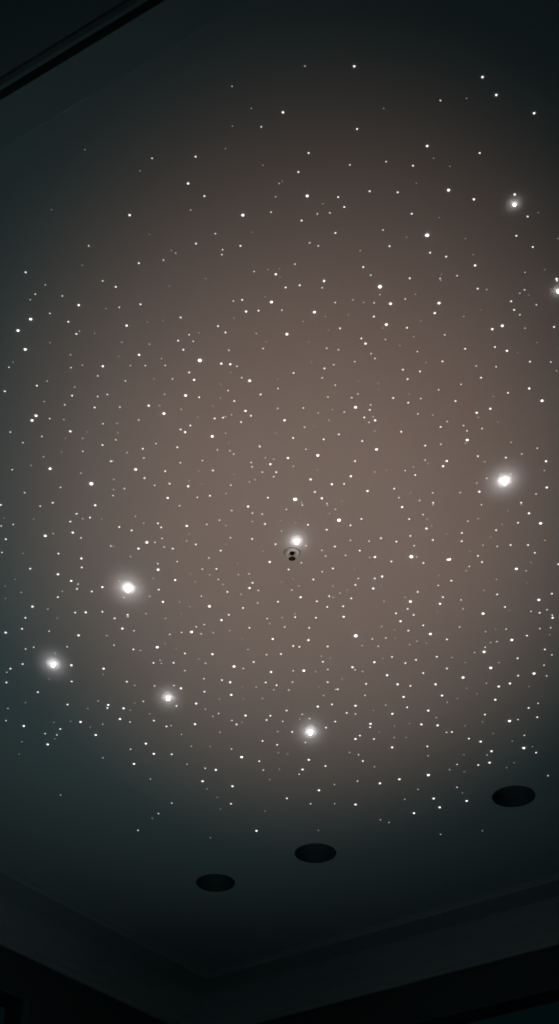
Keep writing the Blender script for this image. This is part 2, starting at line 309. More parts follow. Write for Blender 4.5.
# faintest specks of the field: x, y, class, radius in mm
SPECKS = [
(0.4196,3.4592,4,2.97),(-0.4186,3.4734,4,2.98),(-0.3425,3.5002,4,2.99),(0.2009,3.5011,4,2.99),(0.3584,3.5242,4,3.00),(0.1106,3.5397,4,3.01),
(-0.2192,3.5583,4,3.02),(-0.0366,3.5680,4,3.02),(-0.7172,3.5927,4,3.04),(0.4854,3.5927,4,3.04),(0.7642,3.5927,4,3.04),(-0.8829,3.6034,4,3.04),
(-0.6476,3.6474,4,3.06),(-0.6067,3.6666,4,3.07),(0.2626,3.6737,4,3.08),(0.4155,3.6747,4,3.08),(-0.6717,3.6869,4,3.08),(0.7665,3.6931,4,3.09),
(-0.3911,3.6961,4,3.09),(-0.0470,3.6992,4,3.09),(0.0917,3.7033,4,3.09),(0.2285,3.7064,4,3.09),(-0.5171,3.7146,4,3.10),(-0.3821,3.7166,4,3.10),
(0.1523,3.7290,4,3.10),(0.7006,3.7311,4,3.11),(-0.4784,3.7321,4,3.11),(0.5911,3.7456,4,3.11),(0.4253,3.7612,4,3.12),(0.3302,3.7727,4,3.13),
(-0.0894,3.7769,4,3.13),(-0.8920,3.7780,4,3.13),(0.4999,3.7822,4,3.13),(0.5946,3.7885,4,3.13),(0.3815,3.7906,4,3.14),(-0.0131,3.8044,4,3.14),
(-0.2741,3.8054,4,3.14),(0.7566,3.8086,4,3.14),(0.8137,3.8086,4,3.14),(0.1814,3.8160,4,3.15),(-0.3508,3.8277,4,3.15),(-0.1938,3.8384,4,3.16),
(0.2637,3.8384,4,3.16),(0.8416,3.8502,4,3.16),(-0.7290,3.8545,4,3.17),(0.6556,3.8664,4,3.17),(0.3713,3.8968,4,3.19),(0.6724,3.9000,4,3.19),
(0.4785,3.9055,4,3.19),(0.9279,3.9121,4,3.20),(-0.6601,3.9296,4,3.20),(0.1781,3.9352,4,3.21),(-0.8329,3.9363,4,3.21),(-0.2109,3.9374,4,3.21),
(0.0302,3.9407,4,3.21),(0.3208,3.9908,4,3.24),(0.1143,3.9964,4,3.24),(0.5804,4.0032,4,3.24),(-0.0915,4.0156,4,3.25),(0.2573,4.0269,4,3.25),
(-0.6888,4.0497,4,3.26),(-0.4111,4.0543,4,3.27),(-0.6398,4.0646,4,3.27),(-0.1776,4.0669,4,3.27),(0.4708,4.0669,4,3.27),(0.9300,4.0773,4,3.28),
(0.7435,4.0808,4,3.28),(0.1701,4.0912,4,3.29),(-0.7590,4.0970,4,3.29),(0.5594,4.0970,4,3.29),(0.2460,4.1039,4,3.29),(0.1282,4.1214,4,3.30),
(-0.0055,4.1237,4,3.30),(0.2200,4.1507,4,3.32),(0.1648,4.1543,4,3.32),(0.7789,4.1543,4,3.32),(-0.1261,4.1602,4,3.32),(0.4432,4.1661,4,3.32),
(-0.6145,4.1827,4,3.33),(-0.7096,4.1875,4,3.33),(0.9033,4.1887,4,3.33),(0.4046,4.1923,4,3.34),(-0.5284,4.2006,4,3.34),(-0.1764,4.2006,4,3.34),
(0.4665,4.2018,4,3.34),(0.0545,4.2149,4,3.35),(-0.8863,4.2185,4,3.35),(0.1266,4.2185,4,3.35),(-0.5756,4.2221,4,3.35),(0.5047,4.2645,4,3.37),
(-0.1058,4.2792,4,3.38),(0.1045,4.2792,4,3.38),(-0.9072,4.2853,4,3.38),(0.4547,4.2964,4,3.39),(0.8774,4.3273,4,3.40),(0.5953,4.3510,4,3.42),
(0.0488,4.3926,4,3.44),(0.1723,4.3951,4,3.44),(0.0711,4.3977,4,3.44),(-0.5245,4.4142,4,3.45),(0.9526,4.4142,4,3.45),(-0.3408,4.4398,4,3.46),
(0.0051,4.4436,4,3.46),(0.5687,4.4617,4,3.47),(0.4064,4.4617,4,3.47),(0.8618,4.4707,4,3.48),(0.4948,4.4811,4,3.48),(0.1573,4.4941,4,3.49),
(-0.0939,4.4954,4,3.49),(-0.4582,4.5007,4,3.49),(-0.3853,4.5007,4,3.49),(0.4576,4.5020,4,3.49),(-0.9349,4.5085,4,3.49),(0.6116,4.5374,4,3.51),
(-0.9837,4.5388,4,3.51),(0.5274,4.5680,4,3.52),(0.8782,4.5853,4,3.53),(-0.2132,4.6149,4,3.55),(-0.7688,4.6244,4,3.55),(-0.5650,4.6257,4,3.55),
(0.1781,4.6284,4,3.55),(-1.0115,4.6311,4,3.56),(-0.0512,4.6311,4,3.56),(0.3210,4.6406,4,3.56),(-0.0111,4.6502,4,3.57),(0.4862,4.6543,4,3.57),
(0.2166,4.6776,4,3.58),(-0.2807,4.6941,4,3.59),(-0.9032,4.6968,4,3.59),(0.1979,4.7821,4,3.63),(-0.8019,4.7835,4,3.63),(-0.3901,4.7934,4,3.64),
(0.4842,4.8034,4,3.64),(-0.6532,4.8077,4,3.64),(0.9454,4.8077,4,3.64),(0.0267,4.8262,4,3.65),(0.2560,4.8435,4,3.66),(0.7847,4.8550,4,3.67),
(-0.0352,4.8636,4,3.67),(0.9870,4.8738,4,3.68),(-0.0500,4.8942,4,3.69),(-0.4828,4.8985,4,3.69),(0.2144,4.9058,4,3.69),(-0.1654,4.9264,4,3.70),
(-0.4368,4.9411,4,3.71),(0.3504,4.9470,4,3.71),(0.1800,4.9500,4,3.72),(-0.8494,4.9602,4,3.72),(0.0491,4.9825,4,3.73),(0.6698,4.9825,4,3.73),
(0.3134,5.0095,4,3.75),(0.7409,5.0322,4,3.76),(0.3694,5.0352,4,3.76),(-0.0668,5.0504,4,3.77),(-0.0094,5.0794,4,3.78),(0.5832,5.0917,4,3.79),
(1.0180,5.1396,4,3.81),(-0.4285,5.1521,4,3.82),(0.3337,5.2056,4,3.84),(-0.0810,5.2072,4,3.84),(0.7990,5.2374,4,3.86),(0.1847,5.2454,4,3.86),
(0.0309,5.5121,4,4.00),(-0.2030,5.5586,4,4.02),(0.3834,2.0976,3,1.95),(-0.0441,2.1724,3,1.99),(-0.3148,2.2652,3,2.03),(0.2639,2.2755,3,2.03),
(0.1745,2.2852,3,2.03),(-0.0215,2.4332,3,2.10),(0.1288,2.4358,3,2.10),(0.0970,2.4390,3,2.10),(0.2681,2.4915,3,2.12),(-0.1663,2.5034,3,2.13),
(0.0785,2.5342,3,2.14),(-0.4989,2.5444,3,2.15),(0.1012,2.5444,3,2.15),(-0.1492,2.5572,3,2.15),(-0.1518,2.5743,3,2.16),(-0.3064,2.5928,3,2.17),
(0.0409,2.6067,3,2.17),(-0.0677,2.6325,3,2.18),(0.2433,2.6451,3,2.19),(0.4739,2.6472,3,2.19),(0.4293,2.6571,3,2.19),(-0.4739,2.6655,3,2.20),
(0.1149,2.6898,3,2.21),(0.6606,2.6976,3,2.21),(-0.6603,2.7128,3,2.22),(-0.5879,2.7193,3,2.22),(0.3414,2.7302,3,2.22),(-0.1252,2.7375,3,2.23),
(0.1515,2.7433,3,2.23),(0.2573,2.7448,3,2.23),(0.6997,2.7514,3,2.23),(-0.4374,2.7609,3,2.24),(0.0066,2.7713,3,2.24),(-0.6292,2.7831,3,2.25),
(0.6590,2.7883,3,2.25),(-0.2514,2.8638,3,2.28),(0.4595,2.8645,3,2.28),(0.2959,2.8814,3,2.29),(-0.2413,2.8884,3,2.29),(0.1323,2.9155,3,2.30),
(-0.0461,2.9163,3,2.30),(0.1657,2.9218,3,2.31),(-0.1426,2.9234,3,2.31),(0.3883,2.9288,3,2.31),(0.2583,2.9367,3,2.31),(0.2705,2.9556,3,2.32),
(0.2132,2.9683,3,2.33),(0.7699,2.9699,3,2.33),(0.1544,2.9803,3,2.33),(-0.3254,2.9835,3,2.33),(-0.3819,2.9843,3,2.33),(0.5594,2.9859,3,2.33),
(-0.1215,2.9867,3,2.33),(0.6168,2.9891,3,2.34),(-0.7705,2.9907,3,2.34),(-0.5943,2.9923,3,2.34),(-0.5209,3.0254,3,2.35),(-0.1087,3.0327,3,2.35),
(0.1226,3.0336,3,2.35),(-0.3074,3.0376,3,2.36),(-0.4433,3.0458,3,2.36),(0.5236,3.0598,3,2.37),(0.1608,3.0631,3,2.37),(-0.0046,3.0771,3,2.37),
(0.4609,3.0829,3,2.38),(-0.1492,3.0854,3,2.38),(0.2276,3.0994,3,2.38),(-0.5002,3.1019,3,2.38),(-0.5295,3.1103,3,2.39),(0.1407,3.1128,3,2.39),
(0.2102,3.1153,3,2.39),(0.4118,3.1187,3,2.39),(-0.6291,3.1449,3,2.40),(0.2671,3.1457,3,2.40),(-0.4686,3.1551,3,2.41),(0.0701,3.1585,3,2.41),
(-0.0053,3.1602,3,2.41),(0.1906,3.1764,3,2.42),(0.4078,3.1841,3,2.42),(-0.6802,3.2040,3,2.43),(-0.4173,3.2101,3,2.43),(0.4976,3.2170,3,2.43),
(0.2653,3.2205,3,2.43),(-0.5245,3.2266,3,2.44),(0.5473,3.2345,3,2.44),(0.0747,3.2415,3,2.44),(0.6042,3.2476,3,2.45),(0.5597,3.2573,3,2.45),
(-0.8046,3.2626,3,2.45),(-0.7130,3.2821,3,2.46),(-0.4925,3.2973,3,2.47),(-0.7738,3.3099,3,2.47),(-0.3730,3.3144,3,2.47),(0.4870,3.3171,3,2.48),
(0.7803,3.3351,3,2.48),(0.0802,3.3397,3,2.49),(-0.1883,3.3424,3,2.49),(-0.1508,3.3469,3,2.49),(-0.5971,3.3488,3,2.49),(-0.1396,3.3616,3,2.49),
(0.7369,3.3616,3,2.49),(-0.4139,3.3799,3,2.50),(0.4446,3.3891,3,2.51),(-0.2358,3.3910,3,2.51),(-0.0871,3.4002,3,2.51),(-0.3037,3.4021,3,2.51),
(-0.0843,3.4207,3,2.52),(-0.8231,3.4338,3,2.53),(0.3872,3.4385,3,2.53),(-0.0531,3.4451,3,2.53),(0.7152,3.4545,3,2.53),(-0.0180,3.4668,3,2.54),
(0.6424,3.4744,3,2.54),(-0.1518,3.5069,3,2.56),(-0.3892,3.5078,3,2.56),(-0.6839,3.5175,3,2.56),(-0.4848,3.5233,3,2.56),(0.5662,3.5427,3,2.57),
(-0.7994,3.5436,3,2.57),(0.4803,3.5446,3,2.57),(0.8053,3.5495,3,2.57),(-0.5235,3.5573,3,2.58),(-0.2586,3.5661,3,2.58),(0.3761,3.5680,3,2.58),
(0.4421,3.5808,3,2.59),(0.1497,3.5956,3,2.59),(0.6397,3.6024,3,2.60),(0.0718,3.6044,3,2.60),(-0.3169,3.6074,3,2.60),(-0.7586,3.6094,3,2.60),
(0.1778,3.6253,3,2.61),(0.0217,3.6263,3,2.61),(-0.1524,3.6313,3,2.61),(-0.0863,3.6444,3,2.62),(-0.0556,3.6494,3,2.62),(0.4581,3.6514,3,2.62),
(-0.1927,3.6798,3,2.63),(0.6047,3.6849,3,2.63),(-0.8571,3.7012,3,2.64),(-0.2341,3.7012,3,2.64),(-0.8970,3.7094,3,2.64),(-0.1598,3.7706,3,2.67),
(-0.6464,3.7717,3,2.67),(-0.3824,3.7738,3,2.67),(0.2314,3.7832,3,2.67),(0.2924,3.7885,3,2.68),(-0.4072,3.7948,3,2.68),(0.0867,3.8118,3,2.69),
(0.4413,3.8128,3,2.69),(-0.5529,3.8139,3,2.69),(0.7135,3.8160,3,2.69),(-0.3786,3.8192,3,2.69),(0.1391,3.8363,3,2.70),(-0.9145,3.8481,3,2.70),
(0.2178,3.8642,3,2.71),(0.1524,3.8675,3,2.71),(-0.2341,3.8783,3,2.72),(-0.3400,3.8979,3,2.72),(0.0727,3.9044,3,2.73),(-0.4046,3.9088,3,2.73),
(0.6328,3.9241,3,2.73),(-0.2578,3.9385,3,2.74),(0.1430,3.9529,3,2.75),(-0.1022,3.9651,3,2.75),(0.2654,3.9908,3,2.76),(-0.2067,3.9964,3,2.77),
(-0.6825,4.0224,3,2.78),(0.5381,4.0304,3,2.78),(0.0417,4.0566,3,2.79),(-0.0723,4.0589,3,2.79),(-0.2674,4.0912,3,2.81),(-0.5334,4.0993,3,2.81),
(0.6233,4.1132,3,2.82),(-0.0752,4.1308,3,2.82),(0.9266,4.1709,3,2.84),(0.8723,4.1804,3,2.84),(0.9492,4.2030,3,2.85),(-0.5287,4.2125,3,2.86),
(-0.0433,4.2233,3,2.86),(-0.2644,4.2597,3,2.88),(-0.2931,4.2731,3,2.88),(0.0184,4.2743,3,2.88),(0.6331,4.2755,3,2.89),(0.9544,4.2792,3,2.89),
(0.9170,4.2841,3,2.89),(0.7988,4.2878,3,2.89),(-0.5135,4.2976,3,2.89),(-0.8136,4.3001,3,2.90),(-0.3463,4.3075,3,2.90),(-0.2779,4.3162,3,2.90),
(-0.3888,4.3199,3,2.90),(0.3781,4.3423,3,2.91),(0.3299,4.3485,3,2.92),(0.7743,4.3648,3,2.92),(-0.5920,4.3875,3,2.93),(0.3529,4.3938,3,2.94),
(-0.7607,4.3977,3,2.94),(-0.8809,4.4002,3,2.94),(0.7367,4.4002,3,2.94),(-0.9112,4.4116,3,2.94),(-0.0470,4.4488,3,2.96),(0.9827,4.4488,3,2.96),
(-0.2688,4.5033,3,2.98),(0.9638,4.5164,3,2.99),(-0.1325,4.5374,3,3.00),(0.1767,4.5441,3,3.00),(0.2765,4.5467,3,3.00),(-0.3470,4.5520,3,3.00),
(0.0500,4.5533,3,3.00),(0.9831,4.5867,3,3.02),(-0.2794,4.6055,3,3.03),(0.0483,4.6284,3,3.04),(-0.3922,4.6515,3,3.05),(-0.4645,4.6543,3,3.05),
(0.0344,4.6831,3,3.06),(0.3208,4.7190,3,3.07),(-0.5138,4.7610,3,3.09),(0.9768,4.7750,3,3.10),(-0.2324,4.8478,3,3.13),(0.2900,4.8507,3,3.13),
(0.0865,4.8535,3,3.13),(0.1153,4.8840,3,3.15),(0.9155,4.8912,3,3.15),(-0.1832,4.8971,3,3.15),(-1.0511,4.8985,3,3.15),(0.0124,4.9044,3,3.15),
(-0.5752,4.9088,3,3.16),(0.6491,4.9855,3,3.19),(-0.9126,4.9945,3,3.19),(-0.8678,5.0050,3,3.20),(0.9550,5.0080,3,3.20),(0.1016,5.0610,3,3.22),
(-0.1901,5.1117,3,3.24),(-0.5888,5.1133,3,3.24),(0.3148,5.1568,3,3.26),(0.7132,5.2326,3,3.29),(-0.2997,5.2631,3,3.31),(-0.0655,5.2776,3,3.31),
(0.0798,5.3116,3,3.33),(1.0905,5.3231,3,3.33),(0.3186,5.3674,3,3.35),(0.7304,5.4190,3,3.37),(-0.4510,5.5534,3,3.43),(0.1301,5.5586,3,3.43),
(-0.5121,5.6445,3,3.47),(-0.6098,5.7960,3,3.54),(0.0594,2.0031,2,1.73),(-0.1122,2.0581,2,1.75),(-0.0010,2.3424,2,1.86),(-0.0101,2.3839,2,1.87),
(-0.2272,2.4261,2,1.89),(0.2114,2.5613,2,1.94),(-0.2728,2.5688,2,1.95),(0.6537,2.6353,2,1.97),(-0.6292,2.6797,2,1.99),(0.5584,2.6962,2,1.99),
(0.6492,2.7099,2,2.00),(0.2710,2.7150,2,2.00),(-0.6765,2.7331,2,2.01),(0.1991,2.7338,2,2.01),(0.2283,2.7433,2,2.01),(0.5057,2.7950,2,2.03),
(0.6797,2.8386,2,2.05),(-0.5554,2.8500,2,2.05),(-0.0646,2.8592,2,2.06),(0.3735,2.8707,2,2.06),(-0.4411,2.8922,2,2.07),(-0.3648,2.9000,2,2.07),
(-0.5899,2.9414,2,2.09),(-0.3346,2.9564,2,2.09),(-0.5607,2.9827,2,2.10),(-0.4241,2.9843,2,2.11),(0.7915,3.0052,2,2.11),(-0.6682,3.0466,2,2.13),
(-0.5919,3.0713,2,2.14),(-0.3342,3.1011,2,2.15),(-0.6879,3.1313,2,2.16),(-0.3511,3.1483,2,2.17),(-0.2891,3.1644,2,2.17),(0.1140,3.1798,2,2.18),
(-0.1419,3.1876,2,2.18),(0.4525,3.1893,2,2.18),(-0.1593,3.1971,2,2.19),(0.2766,3.1971,2,2.19),(0.5871,3.1979,2,2.19),(-0.6390,3.2075,2,2.19),
(0.1467,3.2118,2,2.19),(-0.4827,3.2249,2,2.20),(0.2844,3.2582,2,2.21),(-0.1613,3.2679,2,2.21),(-0.5912,3.2911,2,2.22),(0.6975,3.3081,2,2.23),
(0.5608,3.3117,2,2.23),(-0.4633,3.3552,2,2.25),(-0.7195,3.3744,2,2.26),(-0.0440,3.3790,2,2.26),(-0.0177,3.3854,2,2.26),(-0.5100,3.3947,2,2.26),
(0.6280,3.3974,2,2.26),(0.4550,3.4049,2,2.27),(-0.7626,3.4142,2,2.27),(0.0419,3.4179,2,2.27),(0.4114,3.4216,2,2.27),(0.8157,3.4375,2,2.28),
(0.2937,3.4451,2,2.28),(-0.6131,3.4498,2,2.29),(0.6822,3.4526,2,2.29),(-0.5143,3.4801,2,2.30),(-0.0765,3.4820,2,2.30),(-0.2813,3.4868,2,2.30),
(-0.0941,3.4925,2,2.30),(0.6137,3.4973,2,2.30),(-0.5191,3.5281,2,2.32),(-0.1679,3.5475,2,2.32),(0.0704,3.5927,2,2.34),(0.4863,3.6034,2,2.34),
(0.1518,3.6044,2,2.34),(-0.4607,3.6605,2,2.37),(-0.6304,3.6727,2,2.37),(0.6362,3.6727,2,2.37),(0.4721,3.6747,2,2.37),(-0.0875,3.6869,2,2.38),
(-0.4369,3.6961,2,2.38),(-0.1737,3.7074,2,2.38),(0.0065,3.7363,2,2.40),(-0.7344,3.7487,2,2.40),(0.8655,3.7843,2,2.41),(-0.3027,3.7875,2,2.42),
(0.6662,3.8097,2,2.42),(-0.4923,3.8707,2,2.45),(0.4535,3.8729,2,2.45),(0.2984,3.8750,2,2.45),(0.6252,3.9484,2,2.48),(0.8251,3.9484,2,2.48),
(-0.2342,3.9707,2,2.49),(-0.1380,3.9707,2,2.49),(0.7313,3.9964,2,2.50),(-0.5399,4.0043,2,2.50),(-0.1920,4.0247,2,2.51),(0.0653,4.0326,2,2.51),
(0.1809,4.0338,2,2.51),(0.6959,4.0577,2,2.52),(-0.7401,4.0635,2,2.52),(-0.8809,4.0692,2,2.52),(0.2065,4.0738,2,2.53),(-0.1314,4.0808,2,2.53),
(-0.4444,4.0923,2,2.53),(0.1840,4.0970,2,2.53),(0.4304,4.0981,2,2.54),(0.3589,4.1214,2,2.54),(-0.3439,4.1249,2,2.55),(0.6353,4.1661,2,2.56),
(-0.8025,4.1673,2,2.56),(-0.4645,4.1947,2,2.57),(0.0530,4.1959,2,2.57),(0.0091,4.2197,2,2.58),(-0.3980,4.2233,2,2.58),(-0.0344,4.2548,2,2.60),
(0.3587,4.2719,2,2.60),(-0.1761,4.2964,2,2.61),(0.7278,4.3038,2,2.61),(-0.2345,4.3100,2,2.62),(-0.6123,4.3273,2,2.62),(0.4899,4.3623,2,2.64),
(0.7529,4.3711,2,2.64),(0.4649,4.3837,2,2.65),(0.2954,4.3900,2,2.65),(-0.1137,4.4155,2,2.66),(-0.4998,4.4218,2,2.66),(0.7021,4.4346,2,2.67),
(-0.8086,4.4385,2,2.67),(0.1514,4.4578,2,2.67),(-0.4331,4.4837,2,2.68),(0.7968,4.4994,2,2.69),(-0.4299,4.5033,2,2.69),(0.3041,4.5573,2,2.71),
(-1.0003,4.5626,2,2.71),(0.7665,4.6366,2,2.74),(-0.5381,4.6515,2,2.75),(-0.0872,4.6625,2,2.75),(0.2078,4.6789,2,2.76),(-0.0216,4.6817,2,2.76),
(-0.4187,4.6982,2,2.77),(0.1654,4.7204,2,2.78),(-0.0640,4.7413,2,2.78),(-0.6837,4.7596,2,2.79),(0.6323,4.7666,2,2.79),(0.4020,4.7878,2,2.80),
(-1.0311,4.8119,2,2.81),(-0.2817,4.8162,2,2.81),(-0.2545,4.8680,2,2.83),(0.6013,4.8781,2,2.84),(-0.6815,4.9249,2,2.85),(-0.4186,4.9352,2,2.86),
(-0.0070,4.9796,2,2.88),(-0.2320,4.9840,2,2.88),(-0.3817,5.0005,2,2.88),(0.4480,5.0246,2,2.89),(-0.3476,5.0901,2,2.92),(0.2783,5.1381,2,2.94),
(0.8259,5.1584,2,2.94),(0.5913,5.1646,2,2.95),(-0.7042,5.1803,2,2.95),(-0.3709,5.2311,2,2.97),(0.3825,5.2518,2,2.98),(0.6871,5.2744,2,2.99),
(-0.5263,5.3509,2,3.02),(0.2253,5.3956,2,3.04),(0.5711,5.4374,2,3.05),(-0.9085,5.4848,2,3.07),(0.5219,5.5207,2,3.08),(0.2308,5.5586,2,3.10),
(0.4295,5.6998,2,3.15),(0.4676,5.7250,2,3.16),(0.6977,5.8329,2,3.20),(0.4453,2.0915,1,1.62),(-0.0672,2.1196,1,1.63),(0.2495,2.1196,1,1.63),
(-0.1140,2.1701,1,1.65),(-0.1328,2.2365,1,1.67),(-0.4784,2.2394,1,1.67),(0.3807,2.2652,1,1.68),(-0.0412,2.2864,1,1.69),(0.4229,2.2895,1,1.69),
(-0.3473,2.3035,1,1.69),(0.0071,2.3356,1,1.70),(0.3436,2.3424,1,1.71),(0.1096,2.4062,1,1.73),(-0.5823,2.4255,1,1.74),(0.6624,2.4345,1,1.74),
(0.4095,2.4514,1,1.75),(-0.0711,2.4988,1,1.76),(-0.3370,2.5061,1,1.77),(0.3305,2.5161,1,1.77),(0.4835,2.5201,1,1.77),(0.7245,2.5201,1,1.77),
(-0.2839,2.5600,1,1.78),(0.5094,2.5750,1,1.79),(-0.5230,2.6108,1,1.80),(0.0000,2.6234,1,1.81),(-0.0314,2.6255,1,1.81),(0.7053,2.6262,1,1.81),
(0.4317,2.6416,1,1.81),(0.0016,2.6515,1,1.82),(0.1180,2.6578,1,1.82),(-0.1972,2.6585,1,1.82),(0.4316,2.6648,1,1.82),(-0.2957,2.6840,1,1.83),
(0.3674,2.7135,1,1.84),(0.6738,2.7157,1,1.84),(-0.0391,2.7236,1,1.84),(-0.4744,2.7661,1,1.86),(0.5510,2.7705,1,1.86),(0.1885,2.7890,1,1.87),
(0.1255,2.7950,1,1.87),(-0.1256,2.8010,1,1.87),(-0.3212,2.8107,1,1.87),(0.3898,2.8115,1,1.87),(0.0647,2.8137,1,1.87),(-0.3635,2.8152,1,1.87),
(0.2847,2.8386,1,1.88),(0.1345,2.8462,1,1.89),(-0.2237,2.8561,1,1.89),(-0.5145,2.8584,1,1.89),(-0.0381,2.8907,1,1.90),(0.0802,2.8930,1,1.90),
(0.7210,2.8938,1,1.90),(-0.6420,2.8946,1,1.90),(0.3371,2.9054,1,1.91),(0.6710,2.9335,1,1.92),(-0.4559,2.9485,1,1.92),(-0.7562,2.9699,1,1.93),
(0.0893,2.9699,1,1.93),(0.4159,2.9723,1,1.93),(-0.1392,3.0116,1,1.94),(-0.3609,3.0376,1,1.95),(-0.0052,3.0393,1,1.95),(0.2261,3.0483,1,1.96),
(0.2835,3.0548,1,1.96),(-0.1704,3.0598,1,1.96),(0.2866,3.0804,1,1.97),(0.3761,3.0994,1,1.98),(0.6229,3.1103,1,1.98),(-0.1728,3.1170,1,1.98),
(-0.1967,3.1500,1,1.99),(0.1550,3.1661,1,2.00),(-0.3597,3.1902,1,2.01),(-0.2417,3.1988,1,2.01),(0.6477,3.2205,1,2.02),(0.1021,3.2380,1,2.02),
(-0.5757,3.2626,1,2.03),(-0.4839,3.2670,1,2.04),(-0.0126,3.2670,1,2.04),(-0.6429,3.2902,1,2.04),(-0.1535,3.3108,1,2.05),(0.1871,3.3424,1,2.06),
(-0.6621,3.3533,1,2.07),(0.1173,3.4366,1,2.10),(0.3285,3.4375,1,2.10),(-0.2489,3.4413,1,2.10),(-0.1412,3.4564,1,2.10),(-0.2416,3.5040,1,2.12),
(0.4112,3.5446,1,2.13),(0.1962,3.5857,1,2.15),(0.7654,3.6024,1,2.15),(0.7273,3.6344,1,2.17),(0.1593,3.6474,1,2.17),(-0.8829,3.6696,1,2.18),
(-0.7879,3.6747,1,2.18),(-0.5702,3.6747,1,2.18),(0.0039,3.6818,1,2.18),(0.0516,3.6931,1,2.19),(0.7167,3.7023,1,2.19),(0.4897,3.7105,1,2.19),
(-0.2932,3.7508,1,2.21),(0.5416,3.7508,1,2.21),(0.6865,3.7675,1,2.21),(-0.1751,3.8054,1,2.23),(-0.5440,3.8160,1,2.23),(0.6267,3.8416,1,2.24),
(-0.0547,3.8427,1,2.24),(-0.8464,3.8524,1,2.24),(0.8358,3.9022,1,2.26),(-0.1407,3.9088,1,2.26),(0.2499,3.9396,1,2.27),(-0.3000,3.9673,1,2.28),
(0.5349,3.9751,1,2.29),(-0.4254,3.9908,1,2.29),(0.0453,3.9942,1,2.29),(-0.8919,3.9953,1,2.29),(-0.2850,4.0100,1,2.30),(0.0068,4.0111,1,2.30),
(0.8378,4.0156,1,2.30),(0.3432,4.0326,1,2.31),(-0.9312,4.0338,1,2.31),(0.2299,4.0566,1,2.31),(-0.9399,4.1039,1,2.33),(-0.3100,4.1531,1,2.35),
(0.7979,4.1744,1,2.36),(0.5492,4.1815,1,2.36),(-0.3412,4.1947,1,2.36),(-0.7754,4.2209,1,2.37),(0.7607,4.2878,1,2.40),(0.4043,4.2927,1,2.40),
(0.9570,4.3224,1,2.41),(0.4116,4.3435,1,2.42),(-0.1332,4.3473,1,2.42),(0.5238,4.3762,1,2.43),(-0.4086,4.3787,1,2.43),(-0.3717,4.4104,1,2.44),
(0.6233,4.4656,1,2.46),(0.1828,4.4694,1,2.46),(0.3743,4.4707,1,2.46),(-0.2932,4.4759,1,2.46),(0.6745,4.4994,1,2.47),(0.1323,4.5600,1,2.49),
(-0.6480,4.5773,1,2.50),(0.2308,4.6082,1,2.51),(-0.8508,4.6095,1,2.51),(0.9277,4.6597,1,2.53),(-0.1393,4.6611,1,2.53),(0.1469,4.6625,1,2.53),
(0.6963,4.6707,1,2.53),(0.7399,4.7107,1,2.55),(0.6693,4.7427,1,2.56),(-0.1372,4.7441,1,2.56),(-0.2261,4.7455,1,2.56),(-0.9593,4.7694,1,2.57),
(-0.5473,4.7736,1,2.57),(-0.7282,4.8119,1,2.58),(-0.5671,4.8234,1,2.59),(0.3568,4.8248,1,2.59),(-0.4957,4.8507,1,2.60),(0.0777,4.8883,1,2.61),
(-0.8036,4.9029,1,2.61),(0.7819,4.9088,1,2.62),(-0.8686,4.9117,1,2.62),(-0.1442,4.9117,1,2.62),(0.5013,4.9205,1,2.62),(0.7169,4.9382,1,2.63),
(0.4445,4.9396,1,2.63),(-0.7323,4.9456,1,2.63),(0.3871,4.9825,1,2.64),(0.8314,4.9930,1,2.65),(0.4949,5.0231,1,2.66),(-0.8792,5.0352,1,2.66),
(0.9125,5.0504,1,2.67),(-1.0115,5.0565,1,2.67),(-0.2734,5.0932,1,2.68),(0.9983,5.0932,1,2.68),(-0.0047,5.1412,1,2.70),(-1.0347,5.1521,1,2.70),
(0.0319,5.1521,1,2.70),(0.7333,5.1568,1,2.71),(0.9411,5.2199,1,2.73),(0.9159,5.2583,1,2.74),(-0.0008,5.2711,1,2.75),(0.7471,5.2921,1,2.75),
(-0.0400,5.3559,1,2.78),(-0.2989,5.4324,1,2.80),(0.7572,5.4661,1,2.81),(-0.2590,5.5035,1,2.83),(-0.2489,5.6057,1,2.86),(-0.0617,5.6233,1,2.87),
(-0.5413,5.6872,1,2.89),(0.1677,5.7979,1,2.93),(0.8746,5.7997,1,2.93),(-0.3004,5.8646,1,2.96),]

# ------------------------------------------------------------------ helpers
def mat(name, rgb, rough=0.6, metal=0.0, emis=None, strength=0.0, mottle=0.0, scale=6.0, bump=0.0):
    m = bpy.data.materials.new(name); m.use_nodes = True
    nt = m.node_tree; b = nt.nodes['Principled BSDF']
    b.inputs['Base Color'].default_value = (*rgb, 1)
    b.inputs['Roughness'].default_value = rough
    b.inputs['Metallic'].default_value = metal
    if emis:
        b.inputs['Emission Color'].default_value = (*emis, 1)
        b.inputs['Emission Strength'].default_value = strength
    if mottle or bump:
        tc = nt.nodes.new('ShaderNodeTexCoord')
        n = nt.nodes.new('ShaderNodeTexNoise'); n.inputs['Scale'].default_value = scale
        n.inputs['Detail'].default_value = 4
        nt.links.new(tc.outputs['Object'], n.inputs['Vector'])
        if mottle:
            r = nt.nodes.new('ShaderNodeValToRGB')
            r.color_ramp.elements[0].position = .3; r.color_ramp.elements[1].position = .7
            r.color_ramp.elements[0].color = (*[c * (1 - mottle) for c in rgb], 1)
            r.color_ramp.elements[1].color = (*[min(1, c * (1 + mottle)) for c in rgb], 1)
            nt.links.new(n.outputs['Fac'], r.inputs['Fac'])
            nt.links.new(r.outputs['Color'], b.inputs['Base Color'])
        if bump:
            n2 = nt.nodes.new('ShaderNodeTexNoise'); n2.inputs['Scale'].default_value = 60
            nt.links.new(tc.outputs['Object'], n2.inputs['Vector'])
            bu = nt.nodes.new('ShaderNodeBump'); bu.inputs['Strength'].default_value = bump
            bu.inputs['Distance'].default_value = .002
            nt.links.new(n2.outputs['Fac'], bu.inputs['Height'])
            nt.links.new(bu.outputs['Normal'], b.inputs['Normal'])
    return m

